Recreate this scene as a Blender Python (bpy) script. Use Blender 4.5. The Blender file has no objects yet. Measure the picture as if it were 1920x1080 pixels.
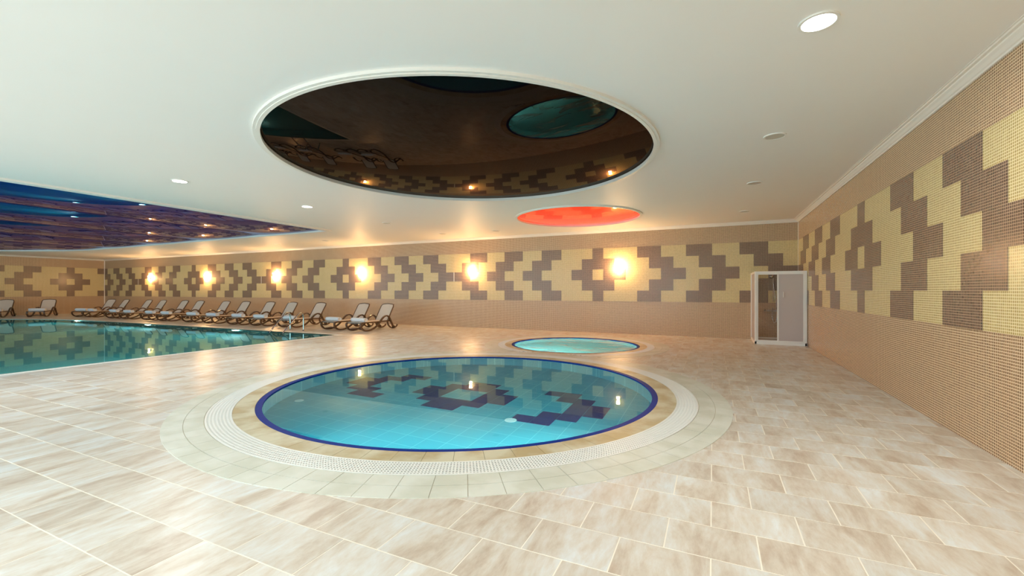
import bpy, bmesh, math, random
from mathutils import Vector, Matrix
random.seed(7)
S = bpy.context.scene
COL = S.collection
PI = math.pi

# ------------------------------------------------------------------ camera, world, lights
H = 1.35                                   # eye height
FPX = 811.64
YAW = 0.434663
cam_d = bpy.data.cameras.new('camera')
cam = bpy.data.objects.new('camera', cam_d)
COL.objects.link(cam)
cam.location = (0, 0, H)
cam.rotation_euler = (PI / 2, 0, YAW)
cam_d.sensor_fit = 'HORIZONTAL'
cam_d.sensor_width = 36
cam_d.lens = FPX / 1920 * 36
cam_d.shift_y = 4.74 / 1920
cam_d.clip_start = 0.05
S.camera = cam
S.view_settings.view_transform = 'Standard'
S.view_settings.look = 'None'
S.view_settings.exposure = 0.33
S.view_settings.gamma = 1
S.view_settings.use_curve_mapping = False
S.cycles.sample_clamp_indirect = 4
S.cycles.max_bounces = 10
S.cycles.diffuse_bounces = 5

w = bpy.data.worlds.new('daylight'); S.world = w; w.use_nodes = True
w.node_tree.nodes['Background'].inputs[0].default_value = (0.85, 0.95, 1.0, 1)
w.node_tree.nodes['Background'].inputs[1].default_value = 1.0

# room dimensions (metres)
XR, XL, YB, YF = 2.0787, -34.357, 13.7705, -3.0
BL = 0.35034                               # one mosaic sheet
Z0, Z1 = 1.0105, 2.7048                    # patterned band
RH = (Z1 - Z0) / 5
ZC = 3.265
POOL = (-3.22, 5.37); SPA = (-3.15, 10.50)

def light(name, kind, loc, energy, color, rot=(0, 0, 0), **kw):
    d = bpy.data.lights.new(name, kind)
    d.energy = energy; d.color = color
    for k, v in kw.items(): setattr(d, k, v)
    o = bpy.data.objects.new(name, d); COL.objects.link(o)
    o.location = loc; o.rotation_euler = rot
    return o

WINS = [(-31.0, -24.0), (-23.0, -16.0), (-15.0, -8.5), (-7.5, -1.0)]
DAY = (0.72, 0.93, 1.0)
for i, (a, b) in enumerate(WINS):          # daylight entering through the window wall behind the camera
    light('window_daylight', 'AREA', ((a + b) / 2, YF - 0.35, 1.65), 22 * (b - a) * (1.3 if i == 2 else 1.15), DAY, (PI / 2, 0, 0),
          shape='RECTANGLE', size=b - a, size_y=2.5)

# ------------------------------------------------------------------ helpers
def lin(c):
    return tuple(((x / 255) / 12.92 if x / 255 <= 0.04045 else ((x / 255 + 0.055) / 1.055) ** 2.4) for x in c) + (1,)

def newmat(name):
    m = bpy.data.materials.new(name); m.use_nodes = True
    return m, m.node_tree.nodes, m.node_tree.links, m.node_tree.nodes['Principled BSDF']

def simple(name, rgb, rough=0.5, metal=0.0, noise=0.06, scale=8, bump=0.0, **kw):
    m, N, L, B = newmat(name)
    g = N.new('ShaderNodeNewGeometry')
    n = N.new('ShaderNodeTexNoise'); n.inputs['Scale'].default_value = scale; n.inputs['Detail'].default_value = 4
    L.new(g.outputs['Position'], n.inputs['Vector'])
    mx = N.new('ShaderNodeMix'); mx.data_type = 'RGBA'
    c = lin(rgb)
    mx.inputs[6].default_value = tuple(min(1, x * (1 - noise)) for x in c[:3]) + (1,)
    mx.inputs[7].default_value = tuple(min(1, x * (1 + noise)) for x in c[:3]) + (1,)
    L.new(n.outputs[0], mx.inputs[0]); L.new(mx.outputs[2], B.inputs['Base Color'])
    B.inputs['Roughness'].default_value = rough; B.inputs['Metallic'].default_value = metal
    if bump:
        b = N.new('ShaderNodeBump'); b.inputs['Strength'].default_value = bump; b.inputs['Distance'].default_value = 0.003
        L.new(n.outputs[0], b.inputs['Height']); L.new(b.outputs[0], B.inputs['Normal'])
    for k, v in kw.items(): B.inputs[k.replace('_', ' ')].default_value = v
    return m

def MATH(N, L, op, a, b=None, c=None):
    n = N.new('ShaderNodeMath'); n.operation = op
    for i, v in enumerate((a, b, c)):
        if v is None: continue
        if isinstance(v, (int, float)): n.inputs[i].default_value = v
        else: L.new(v, n.inputs[i])
    return n.outputs[0]

def mosaic(name, tile, tile2, grout, rough=0.22, frac=0.80):
    """small square glass mosaic, 14 tesserae to a sheet, laid in line with the sheets"""
    m, N, L, B = newmat(name)
    g = N.new('ShaderNodeNewGeometry')
    sp = N.new('ShaderNodeSeparateXYZ'); L.new(g.outputs['Position'], sp.inputs[0])
    sn = N.new('ShaderNodeSeparateXYZ'); L.new(g.outputs['True Normal'], sn.inputs[0])
    side = MATH(N, L, 'GREATER_THAN', MATH(N, L, 'ABSOLUTE', sn.outputs[0]), 0.5)
    ux = MATH(N, L, 'SUBTRACT', XR, sp.outputs[0]); uy = MATH(N, L, 'SUBTRACT', YB, sp.outputs[1])
    u = MATH(N, L, 'ADD', MATH(N, L, 'MULTIPLY', uy, side), MATH(N, L, 'MULTIPLY', ux, MATH(N, L, 'SUBTRACT', 1.0, side)))
    u = MATH(N, L, 'DIVIDE', u, BL / 14)
    v = MATH(N, L, 'DIVIDE', MATH(N, L, 'SUBTRACT', sp.outputs[2], Z0), RH / 14)
    fu = MATH(N, L, 'ABSOLUTE', MATH(N, L, 'SUBTRACT', MATH(N, L, 'FRACT', u), 0.5))
    fv = MATH(N, L, 'ABSOLUTE', MATH(N, L, 'SUBTRACT', MATH(N, L, 'FRACT', v), 0.5))
    e = MATH(N, L, 'MAXIMUM', fu, fv)
    mr = N.new('ShaderNodeMapRange'); mr.inputs['From Min'].default_value = frac / 2 + 0.03; mr.inputs['From Max'].default_value = frac / 2 - 0.03
    L.new(e, mr.inputs['Value']); face = mr.outputs[0]
    cv = N.new('ShaderNodeCombineXYZ')
    L.new(MATH(N, L, 'FLOOR', u), cv.inputs[0]); L.new(MATH(N, L, 'FLOOR', v), cv.inputs[1]); L.new(side, cv.inputs[2])
    wn = N.new('ShaderNodeTexWhiteNoise'); L.new(cv.outputs[0], wn.inputs['Vector'])
    m1 = N.new('ShaderNodeMix'); m1.data_type = 'RGBA'
    m1.inputs[6].default_value = lin(tile); m1.inputs[7].default_value = lin(tile2); L.new(wn.outputs['Value'], m1.inputs[0])
    m2 = N.new('ShaderNodeMix'); m2.data_type = 'RGBA'
    m2.inputs[6].default_value = lin(grout); L.new(m1.outputs[2], m2.inputs[7]); L.new(face, m2.inputs[0])
    L.new(m2.outputs[2], B.inputs['Base Color'])
    L.new(MATH(N, L, 'MULTIPLY_ADD', face, rough - 0.75, 0.75), B.inputs['Roughness'])
    b = N.new('ShaderNodeBump'); b.inputs['Strength'].default_value = 0.35; b.inputs['Distance'].default_value = 0.0015
    L.new(MATH(N, L, 'ADD', face, MATH(N, L, 'MULTIPLY', wn.outputs['Value'], 0.3)), b.inputs['Height'])
    L.new(b.outputs[0], B.inputs['Normal'])
    return m

M = {}
M['tan'] = mosaic('tan_mosaic', (154, 118, 82), (126, 92, 62), (244, 220, 186))
M['yellow'] = mosaic('yellow_mosaic', (200, 176, 112), (178, 152, 92), (244, 230, 190))
M['brown'] = mosaic('brown_mosaic', (102, 80, 69), (76, 58, 49), (210, 180, 150), frac=0.86)
M['ceiling'] = simple('ceiling_paint', (244, 242, 238), 0.55, noise=0.01, scale=1.2)
M['plaster'] = simple('white_plaster', (238, 234, 226), 0.45, noise=0.02, scale=5)
M['grout'] = simple('pale_grout', (240, 234, 220), 0.8, noise=0.08, scale=12)
M['joint'] = simple('worn_joint', (194, 184, 160), 0.8)
M['alu'] = simple('white_lacquered_aluminium', (240, 238, 232), 0.3, noise=0.01)
M['plastic'] = simple('white_grating_plastic', (238, 240, 236), 0.4, noise=0.02)
M['channel'] = simple('dark_channel', (52, 50, 46), 0.7)
M['steel'] = simple('polished_steel', (205, 205, 205), 0.12, 1.0, noise=0.02)
M['resin'] = simple('brown_resin', (92, 66, 46), 0.28, noise=0.08, scale=20)
M['weave'] = simple('taupe_sling_fabric', (214, 200, 186), 0.8, noise=0.08, scale=120)
M['towel'] = simple('white_towelling', (226, 228, 232), 0.95, noise=0.05, scale=60, bump=0.4)
M['cobalt'] = simple('cobalt_edge_tile', (2, 50, 140), 0.5, noise=0.2, scale=30, Specular_IOR_Level=0.05)
M['rubber'] = simple('dark_rubber', (40, 34, 30), 0.6)
M['wellcap'] = simple('white_pool_fitting', (235, 238, 238), 0.4)

# deck tile: pale travertine-look porcelain, streaked, each tile with its own piece of the pattern
TX, TY, TX0, TY0 = 0.4515, 0.3255, -0.01, 2.4
def tile_mat():
    m, N, L, B = newmat('travertine_porcelain')
    g = N.new('ShaderNodeNewGeometry'); sp = N.new('ShaderNodeSeparateXYZ'); L.new(g.outputs['Position'], sp.inputs[0])
    row = MATH(N, L, 'FLOOR', MATH(N, L, 'DIVIDE', MATH(N, L, 'SUBTRACT', sp.outputs[1], TY0), TY))
    par = MATH(N, L, 'FLOORED_MODULO', row, 2.0)
    off = MATH(N, L, 'MULTIPLY_ADD', par, -TX / 2, TX0 + TX / 2)
    colm = MATH(N, L, 'FLOOR', MATH(N, L, 'DIVIDE', MATH(N, L, 'SUBTRACT', sp.outputs[0], off), TX))
    cv = N.new('ShaderNodeCombineXYZ'); L.new(row, cv.inputs[0]); L.new(colm, cv.inputs[1])
    wn = N.new('ShaderNodeTexWhiteNoise'); wn.noise_dimensions = '2D'; L.new(cv.outputs[0], wn.inputs['Vector'])
    mp = N.new('ShaderNodeMapping'); mp.inputs['Scale'].default_value = (4.2, 1.3, 1); mp.inputs['Rotation'].default_value = (0, 0, 0.12)
    L.new(g.outputs['Position'], mp.inputs['Vector'])
    va = N.new('ShaderNodeVectorMath'); va.operation = 'ADD'
    sc = N.new('ShaderNodeVectorMath'); sc.operation = 'SCALE'; sc.inputs[3].default_value = 60
    L.new(wn.outputs['Color'], sc.inputs[0]); L.new(mp.outputs[0], va.inputs[0]); L.new(sc.outputs[0], va.inputs[1])
    n1 = N.new('ShaderNodeTexNoise'); n1.inputs['Scale'].default_value = 0.9; n1.inputs['Detail'].default_value = 6; n1.inputs['Roughness'].default_value = 0.65; n1.inputs['Distortion'].default_value = 0.6
    L.new(va.outputs[0], n1.inputs['Vector'])
    n2 = N.new('ShaderNodeTexNoise'); n2.inputs['Scale'].default_value = 5; n2.inputs['Detail'].default_value = 8; n2.inputs['Roughness'].default_value = 0.7
    L.new(va.outputs[0], n2.inputs['Vector'])
    r = N.new('ShaderNodeValToRGB'); el = r.color_ramp.elements
    el[0].position = 0.30; el[0].color = lin((186, 168, 150)); el[1].position = 0.70; el[1].color = lin((224, 229, 230))
    k = r.color_ramp.elements.new(0.46); k.color = lin((208, 198, 184)); k = r.color_ramp.elements.new(0.56); k.color = lin((216, 212, 204))
    L.new(MATH(N, L, 'ADD', n1.outputs[0], MATH(N, L, 'MULTIPLY_ADD', n2.outputs[0], 0.42, -0.21)), r.inputs[0])
    hv = N.new('ShaderNodeHueSaturation'); L.new(r.outputs[0], hv.inputs['Color'])
    L.new(MATH(N, L, 'MULTIPLY_ADD', wn.outputs['Value'], 0.10, 0.93), hv.inputs['Value'])
    L.new(hv.outputs[0], B.inputs['Base Color'])
    B.inputs['Roughness'].default_value = 0.34
    b = N.new('ShaderNodeBump'); b.inputs['Strength'].default_value = 0.12; b.inputs['Distance'].default_value = 0.002
    L.new(n2.outputs[0], b.inputs['Height']); L.new(b.outputs[0], B.inputs['Normal'])
    return m
M['tile'] = tile_mat()

def coping_mat(name, a, b_, ribs):
    m, N, L, B = newmat(name)
    g = N.new('ShaderNodeNewGeometry')
    n = N.new('ShaderNodeTexNoise'); n.inputs['Scale'].default_value = 3.2; n.inputs['Detail'].default_value = 5
    L.new(g.outputs['Position'], n.inputs['Vector'])
    r = N.new('ShaderNodeValToRGB'); r.color_ramp.elements[0].position = 0.4; r.color_ramp.elements[1].position = 0.6
    r.color_ramp.elements[0].color = lin(a); r.color_ramp.elements[1].color = lin(b_)
    L.new(n.outputs[0], r.inputs[0]); L.new(r.outputs[0], B.inputs['Base Color']); B.inputs['Roughness'].default_value = 0.45
    return m
M['coping'] = coping_mat('pale_coping_porcelain', (206, 208, 194), (220, 222, 212), True)
M['rimtile'] = coping_mat('beige_overflow_porcelain', (188, 170, 130), (212, 206, 180), True)

def basin_mat(name, a, b_, grout, px=0.26, py=0.245):
    m, N, L, B = newmat(name)
    g = N.new('ShaderNodeNewGeometry')
    br = N.new('ShaderNodeTexBrick'); br.offset = 0
    br.inputs['Scale'].default_value = 1; br.inputs['Mortar Size'].default_value = 0.004
    br.inputs['Brick Width'].default_value = px; br.inputs['Row Height'].default_value = py
    br.inputs['Color1'].default_value = lin(a); br.inputs['Color2'].default_value = lin(b_); br.inputs['Mortar'].default_value = lin(grout)
    L.new(g.outputs['Position'], br.inputs['Vector']); L.new(br.outputs['Color'], B.inputs['Base Color'])
    B.inputs['Roughness'].default_value = 0.35
    return m
M['basin'] = basin_mat('aqua_pool_tile', (64, 164, 184), (72, 170, 188), (124, 200, 208))
M['deep'] = basin_mat('deep_pool_tile', (18, 130, 136), (22, 138, 144), (56, 156, 160))
M['floorpat'] = simple('navy_pool_tile', (16, 38, 104), 0.35, noise=0.15)
M['steps'] = simple('aqua_spa_tile', (104, 186, 196), 0.4)

def water_mat(name, tint, bump, scale, foam=0):
    m, N, L, B = newmat(name)
    N.remove(B); out = N['Material Output']
    g = N.new('ShaderNodeNewGeometry')
    n = N.new('ShaderNodeTexNoise'); n.inputs['Scale'].default_value = scale; n.inputs['Detail'].default_value = 3
    L.new(g.outputs['Position'], n.inputs['Vector'])
    b = N.new('ShaderNodeBump'); b.inputs['Strength'].default_value = bump; b.inputs['Distance'].default_value = 0.02
    L.new(n.outputs[0], b.inputs['Height'])
    gl = N.new('ShaderNodeBsdfGlass'); gl.inputs['IOR'].default_value = 1.33; gl.inputs['Roughness'].default_value = 0.0
    gl.inputs['Color'].default_value = tint
    L.new(b.outputs[0], gl.inputs['Normal'])
    if foam:
        df = N.new('ShaderNodeBsdfDiffuse'); df.inputs['Color'].default_value = lin((228, 240, 226))
        n2 = N.new('ShaderNodeTexNoise'); n2.inputs['Scale'].default_value = 1.6; n2.inputs['Detail'].default_value = 6; n2.inputs['Distortion'].default_value = 1.2
        mp = N.new('ShaderNodeMapping'); mp.inputs['Scale'].default_value = (0.6, 1.6, 1); L.new(g.outputs['Position'], mp.inputs[0]); L.new(mp.outputs[0], n2.inputs['Vector'])
        mr = N.new('ShaderNodeMapRange'); mr.inputs['From Min'].default_value = 0.48; mr.inputs['From Max'].default_value = 0.66; mr.inputs['To Max'].default_value = foam
        L.new(n2.outputs[0], mr.inputs['Value'])
        ms = N.new('ShaderNodeMixShader'); L.new(mr.outputs[0], ms.inputs[0]); L.new(gl.outputs[0], ms.inputs[1]); L.new(df.outputs[0], ms.inputs[2])
        L.new(ms.outputs[0], out.inputs['Surface'])
    else:
        L.new(gl.outputs[0], out.inputs['Surface'])
    return m
M['water'] = water_mat('still_water', (0.60, 0.90, 0.94, 1), 0.004, 1.5)
M['deepwater'] = water_mat('deep_still_water', (0.55, 0.93, 0.94, 1), 0.008, 1.2)
M['spawater'] = water_mat('churning_spa_water', (0.72, 0.96, 0.90, 1), 0.6, 5, 0.75)

def emit(name, rgb, strength):
    m, N, L, B = newmat(name)
    B.inputs['Base Color'].default_value = lin(rgb); B.inputs['Emission Color'].default_value = lin(rgb); B.inputs['Emission Strength'].default_value = strength
    return m
M['lit'] = emit('lit_diffuser', (255, 252, 245), 14)
M['unlit'] = simple('unlit_diffuser', (205, 200, 188), 0.5, noise=0.01)
M['bulb'] = emit('warm_lit_glass', (255, 196, 100), 26)
_b = M['bulb'].node_tree.nodes['Principled BSDF']; _b.inputs['Emission Color'].default_value = (1.0, 0.56, 0.23, 1); _b.inputs['Emission Strength'].default_value = 470; _b.inputs['Base Color'].default_value = (0.9, 0.85, 0.75, 1)
M['poollamp'] = emit('underwater_lamp_glass', (225, 255, 245), 30)
def film(name, base, refl, ior):
    """stretched PVC film: dark body colour under a clear gloss whose strength follows Fresnel"""
    m, N, L, B = newmat(name); N.remove(B)
    df = N.new('ShaderNodeBsdfDiffuse'); df.inputs[0].default_value = lin(base)
    gs = N.new('ShaderNodeBsdfGlossy'); gs.inputs['Roughness'].default_value = 0.008; gs.inputs[0].default_value = refl + (1,)
    fr = N.new('ShaderNodeFresnel'); fr.inputs[0].default_value = ior; ms = N.new('ShaderNodeMixShader')
    L.new(fr.outputs[0], ms.inputs[0]); L.new(df.outputs[0], ms.inputs[1]); L.new(gs.outputs[0], ms.inputs[2]); L.new(ms.outputs[0], N['Material Output'].inputs[0])
    return m
M['blackfilm'] = film('glossy_black_stretch_film', (12, 9, 8), (0.30, 0.25, 0.21), 1.45)
M['bluefilm'] = film('glossy_blue_stretch_film', (16, 36, 120), (0.62, 0.58, 0.72), 1.6)
m, N, L, B = newmat('backlit_red_stretch_film')
B.inputs['Base Color'].default_value = lin((170, 24, 10)); B.inputs['Roughness'].default_value = 0.01; B.inputs['IOR'].default_value = 1.3
B.inputs['Emission Color'].default_value = lin((255, 66, 24)); B.inputs['Emission Strength'].default_value = 0.62
M['redfilm'] = m
m, N, L, B = newmat('frosted_glass')
tl_ = N.new('ShaderNodeBsdfTranslucent'); tl_.inputs[0].default_value = lin((236, 226, 222))
B.inputs['Base Color'].default_value = lin((242, 240, 242)); B.inputs['Roughness'].default_value = 0.4
ms = N.new('ShaderNodeMixShader'); ms.inputs[0].default_value = 0.5
L.new(B.outputs[0], ms.inputs[1]); L.new(tl_.outputs[0], ms.inputs[2])
tp_ = N.new('ShaderNodeBsdfTransparent'); m2 = N.new('ShaderNodeMixShader'); m2.inputs[0].default_value = 0.18
L.new(ms.outputs[0], m2.inputs[1]); L.new(tp_.outputs[0], m2.inputs[2]); L.new(m2.outputs[0], N['Material Output'].inputs[0])
M['frost'] = m
m, N, L, B = newmat('clear_smoked_glass')
N.remove(B)
tr = N.new('ShaderNodeBsdfTransparent'); tr.inputs[0].default_value = (0.96, 0.96, 0.96, 1)
gs = N.new('ShaderNodeBsdfGlossy'); gs.inputs['Roughness'].default_value = 0.02
fr = N.new('ShaderNodeFresnel'); ms = N.new('ShaderNodeMixShader')
L.new(fr.outputs[0], ms.inputs[0]); L.new(tr.outputs[0], ms.inputs[1]); L.new(gs.outputs[0], ms.inputs[2]); L.new(ms.outputs[0], N['Material Output'].inputs[0])
M['clear'] = m

# ---- object helpers
def mesh_obj(name, bm, mat, parent=None, smooth=False):
    me = bpy.data.meshes.new(name); bm.to_mesh(me); bm.free()
    me.materials.append(mat)
    if smooth:
        for p in me.polygons: p.use_smooth = True
    o = bpy.data.objects.new(name, me); COL.objects.link(o)
    if parent: o.parent = parent
    return o

def share(name, me, parent, loc=(0, 0, 0), rz=0):
    o = bpy.data.objects.new(name, me); COL.objects.link(o); o.parent = parent
    o.location = loc; o.rotation_euler = (0, 0, rz)
    return o

def empty(name, loc, rz=0):
    o = bpy.data.objects.new(name, None); COL.objects.link(o); o.location = loc; o.rotation_euler = (0, 0, rz); o.empty_display_size = 0.2
    return o

def tag(o, label=None, cat=None, group=None, kind=None):
    if label: o['label'] = label
    if cat: o['category'] = cat
    if group: o['group'] = group
    if kind: o['kind'] = kind
    return o

def add_box(bm, lo, hi, bevel=0):
    vs = [bm.verts.new((x, y, z)) for x in (lo[0], hi[0]) for y in (lo[1], hi[1]) for z in (lo[2], hi[2])]
    fs = [bm.faces.new([vs[i] for i in f]) for f in ((0, 1, 3, 2), (4, 6, 7, 5), (0, 4, 5, 1), (2, 3, 7, 6), (0, 2, 6, 4), (1, 5, 7, 3))]
    if bevel:
        bmesh.ops.bevel(bm, geom=list({e for f in fs for e in f.edges}), offset=bevel, segments=2, affect='EDGES')

def box(name, lo, hi, mat, parent=None, bevel=0):
    bm = bmesh.new(); add_box(bm, lo, hi, bevel)
    return mesh_obj(name, bm, mat, parent)

def sweep(bm, pts, r, n=8, rect=None, closed=False, up=Vector((1, 0, 0))):
    """tube (or rect=(w,h) bar, w along UP) swept along pts"""
    pts = [Vector(p) for p in pts]; rings = []
    k = len(pts)
    for i, p in enumerate(pts):
        a = pts[(i - 1) % k] if (closed or i > 0) else p
        b = pts[(i + 1) % k] if (closed or i < k - 1) else p
        t = (b - a).normalized()
        s = up - t * up.dot(t)
        if s.length < 1e-4: s = Vector((0, 1, 0)) - t * t.y
        s.normalize(); q = t.cross(s)
        if rect: ring = [p + s * (rect[0] / 2 * a_) + q * (rect[1] / 2 * b_) for a_, b_ in ((-1, -1), (1, -1), (1, 1), (-1, 1))]
        else: ring = [p + s * (r * math.cos(2 * PI * j / n)) + q * (r * math.sin(2 * PI * j / n)) for j in range(n)]
        rings.append([bm.verts.new(v) for v in ring])
    m_ = len(rings[0])
    for i in range(k if closed else k - 1):
        A, B_ = rings[i], rings[(i + 1) % k]
        for j in range(m_): bm.faces.new((A[j], A[(j + 1) % m_], B_[(j + 1) % m_], B_[j]))
    if not closed:
        bm.faces.new(rings[0][::-1]); bm.faces.new(rings[-1])

def spline(P, n=6):
    P = [Vector(p) for p in P]; out = []
    for i in range(len(P) - 1):
        p0 = P[max(0, i - 1)]; p1 = P[i]; p2 = P[i + 1]; p3 = P[min(len(P) - 1, i + 2)]
        for j in range(n):
            t = j / n
            out.append(0.5 * ((2 * p1) + (p2 - p0) * t + (2 * p0 - 5 * p1 + 4 * p2 - p3) * t * t + (3 * p1 - p0 - 3 * p2 + p3) * t ** 3))
    out.append(P[-1]); return out

def cyl(bm, c, r, z0, z1, n=32, r2=None):
    r2 = r if r2 is None else r2
    a = [bm.verts.new((c[0] + r * math.cos(2 * PI * i / n), c[1] + r * math.sin(2 * PI * i / n), z0)) for i in range(n)]
    b = [bm.verts.new((c[0] + r2 * math.cos(2 * PI * i / n), c[1] + r2 * math.sin(2 * PI * i / n), z1)) for i in range(n)]
    for i in range(n): bm.faces.new((a[i], a[(i + 1) % n], b[(i + 1) % n], b[i]))
    bm.faces.new(a[::-1]); bm.faces.new(b)

def annulus(bm, c, ra, rb, z0, z1, n=128, a0=0, a1=2 * PI):
    """ring (or arc) with rectangular section"""
    full = abs(a1 - a0 - 2 * PI) < 1e-6; k = n if full else n + 1
    R = []
    for i in range(k):
        a = a0 + (a1 - a0) * i / n; cs, sn = math.cos(a), math.sin(a)
        R.append([bm.verts.new((c[0] + r * cs, c[1] + r * sn, z)) for r, z in ((ra, z0), (rb, z0), (rb, z1), (ra, z1))])
    for i in range(n):
        A, B_ = R[i], R[(i + 1) % k]
        for j in range(4): bm.faces.new((A[j], B_[j], B_[(j + 1) % 4], A[(j + 1) % 4]))
    if not full: bm.faces.new(R[0]); bm.faces.new(R[-1][::-1])

def circle_pts(c, r, n=96): return [(c[0] + r * math.cos(2 * PI * i / n), c[1] + r * math.sin(2 * PI * i / n)) for i in range(n)]

def holed(name, outer, holes, z, mat, thick, parent=None, up=True):
    """flat slab with holes; the slab has thickness, hole edges included"""
    bm = bmesh.new(); E = []
    for loop in [outer] + holes:
        vs = [bm.verts.new((x, y, z)) for x, y in loop]
        E += [bm.edges.new((vs[i], vs[(i + 1) % len(vs)])) for i in range(len(vs))]
    bmesh.ops.triangle_fill(bm, edges=E, use_beauty=True)
    r = bmesh.ops.extrude_face_region(bm, geom=bm.faces[:])
    bmesh.ops.translate(bm, verts=[v for v in r['geom'] if isinstance(v, bmesh.types.BMVert)], vec=(0, 0, thick))
    bmesh.ops.recalc_face_normals(bm, faces=bm.faces[:])
    return mesh_obj(name, bm, mat, parent)

# ------------------------------------------------------------------ main pool outline
MP = [(-10.40, -1.5), (-10.40, 9.68), (-24.0, 9.68), (-26.3, 9.58), (-28.2, 9.25), (-29.8, 8.7), (-31.0, 7.95), (-31.9, 6.9), (-32.3, 5.5), (-32.3, -1.5)]
def offset_poly(P, d):
    """P listed anticlockwise seen from above when going up the right side first"""
    out = []; n = len(P)
    for i in range(n):
        a, b, c = Vector(P[i - 1]), Vector(P[i]), Vector(P[(i + 1) % n])
        t1 = (b - a).normalized(); t2 = (c - b).normalized()
        n1 = Vector((t1.y, -t1.x)); n2 = Vector((t2.y, -t2.x))
        m_ = (n1 + n2).normalized(); out.append(tuple(b + m_ * d / max(0.3, m_.dot(n1))))
    return out
CW = 0.13                                   # coping strip width

# ------------------------------------------------------------------ floor
FZ = -0.0014
PRO, SRO = 3.42, 2.25                       # outer radii of the two round copings
floor = holed('floor', [(XL - .2, YF - .2), (XR + .2, YF - .2), (XR + .2, YB + .2), (XL - .2, YB + .2)],
              [circle_pts(POOL, 2.60), circle_pts(SPA, 1.57), MP], FZ, M['grout'], -0.12)
tag(floor, kind='structure')

def clip(poly, p, n):
    """keep the part of POLY on the side of the line through p that n points to"""
    out = []
    for i in range(len(poly)):
        a, b = poly[i], poly[(i + 1) % len(poly)]
        da = (a[0] - p[0]) * n[0] + (a[1] - p[1]) * n[1]; db = (b[0] - p[0]) * n[0] + (b[1] - p[1]) * n[1]
        if da >= 0: out.append(a)
        if (da >= 0) != (db >= 0):
            t = da / (da - db); out.append((a[0] + (b[0] - a[0]) * t, a[1] + (b[1] - a[1]) * t))
    return out
def area(P): return 0.5 * abs(sum(P[i][0] * P[(i + 1) % len(P)][1] - P[(i + 1) % len(P)][0] * P[i][1] for i in range(len(P)))) if len(P) > 2 else 0
def inside(pt, P):
    c = False
    for i in range(len(P)):
        (x1, y1), (x2, y2) = P[i], P[i - 1]
        if (y1 > pt[1]) != (y2 > pt[1]) and pt[0] < (x2 - x1) * (pt[1] - y1) / (y2 - y1) + x1: c = not c
    return c
MPO = offset_poly(MP, CW - 0.01)
def cut(poly):
    for c, R in ((POOL, PRO - 0.012), (SPA, SRO - 0.012)):
        d = [math.hypot(x - c[0], y - c[1]) for x, y in poly]
        if not d: return poly
        if max(d) < R: return []
        cx = sum(p[0] for p in poly) / len(poly); cy = sum(p[1] for p in poly) / len(poly)
        dd = math.hypot(cx - c[0], cy - c[1])
        if dd < R + 0.4:
            n = ((cx - c[0]) / dd, (cy - c[1]) / dd); poly = clip(poly, (c[0] + n[0] * R, c[1] + n[1] * R), n)
            if area(poly) < 1e-4: return []
    cx = sum(p[0] for p in poly) / len(poly); cy = sum(p[1] for p in poly) / len(poly)
    touch = [inside(p, MPO) for p in poly]
    if all(touch): return []
    if any(touch) or inside((cx, cy), MPO) or any(min(p[0] for p in poly) < q[0] < max(p[0] for p in poly) and min(p[1] for p in poly) < q[1] < max(p[1] for p in poly) for q in MPO):
        best = None
        for i in range(len(MPO)):
            a, b = Vector(MPO[i]), Vector(MPO[(i + 1) % len(MPO)]); t = b - a; L_ = t.length; t.normalize()
            q = Vector((cx, cy)) - a; s = max(0, min(L_, q.dot(t))); dist = (q - t * s).length
            if best is None or dist < best[0]: best = (dist, a, Vector((t.y, -t.x)))
        poly = clip(poly, best[1], best[2])
        if area(poly) < 1e-4: return []
    return poly

def prism(bm, poly, z0, z1):
    a = [bm.verts.new((x, y, z0)) for x, y in poly]; b = [bm.verts.new((x, y, z1)) for x, y in poly]; n = len(poly)
    for i in range(n): bm.faces.new((a[i], a[(i + 1) % n], b[(i + 1) % n], b[i]))
    bm.faces.new(b)

cs, sn = math.cos(YAW), math.sin(YAW)
def to_px(x, y, z):
    d = -sn * x + cs * y; r = cs * x + sn * y
    return (960 + FPX * r / d, 544.74 - FPX * (z - H) / d, d) if d > 0.1 else (0, 0, d)
tiles = []
G = 0.0036
for row in range(int((YF - TY0) / TY) - 1, int((YB - TY0) / TY) + 2):
    y0 = TY0 + row * TY; off = TX0 + (TX / 2 if row % 2 == 0 else 0)
    for c in range(int((XL - off) / TX) - 1, int((XR - off) / TX) + 2):
        x0 = off + c * TX
        lo = (max(XL, x0 + G), max(YF, y0 + G)); hi = (min(XR, x0 + TX - G), min(YB, y0 + TY - G))
        if hi[0] - lo[0] < 0.01 or hi[1] - lo[1] < 0.01: continue
        if x0 < -14 and y0 < 4: continue                            # behind the camera's left, under the far window bays
        P = cut([(lo[0], lo[1]), (hi[0], lo[1]), (hi[0], hi[1]), (lo[0], hi[1])])
        if area(P) < 2e-3: continue
        Q = [to_px(x, y, 0) for x, y in P]
        vis = all(q[2] > 0.1 for q in Q) and max(q[0] for q in Q) > 0 and min(q[0] for q in Q) < 1920 and min(q[1] for q in Q) < 1080
        tiles.append((-area([q[:2] for q in Q]) if vis else 0, P))
tiles.sort(key=lambda t: t[0])
full_me = None
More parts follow.
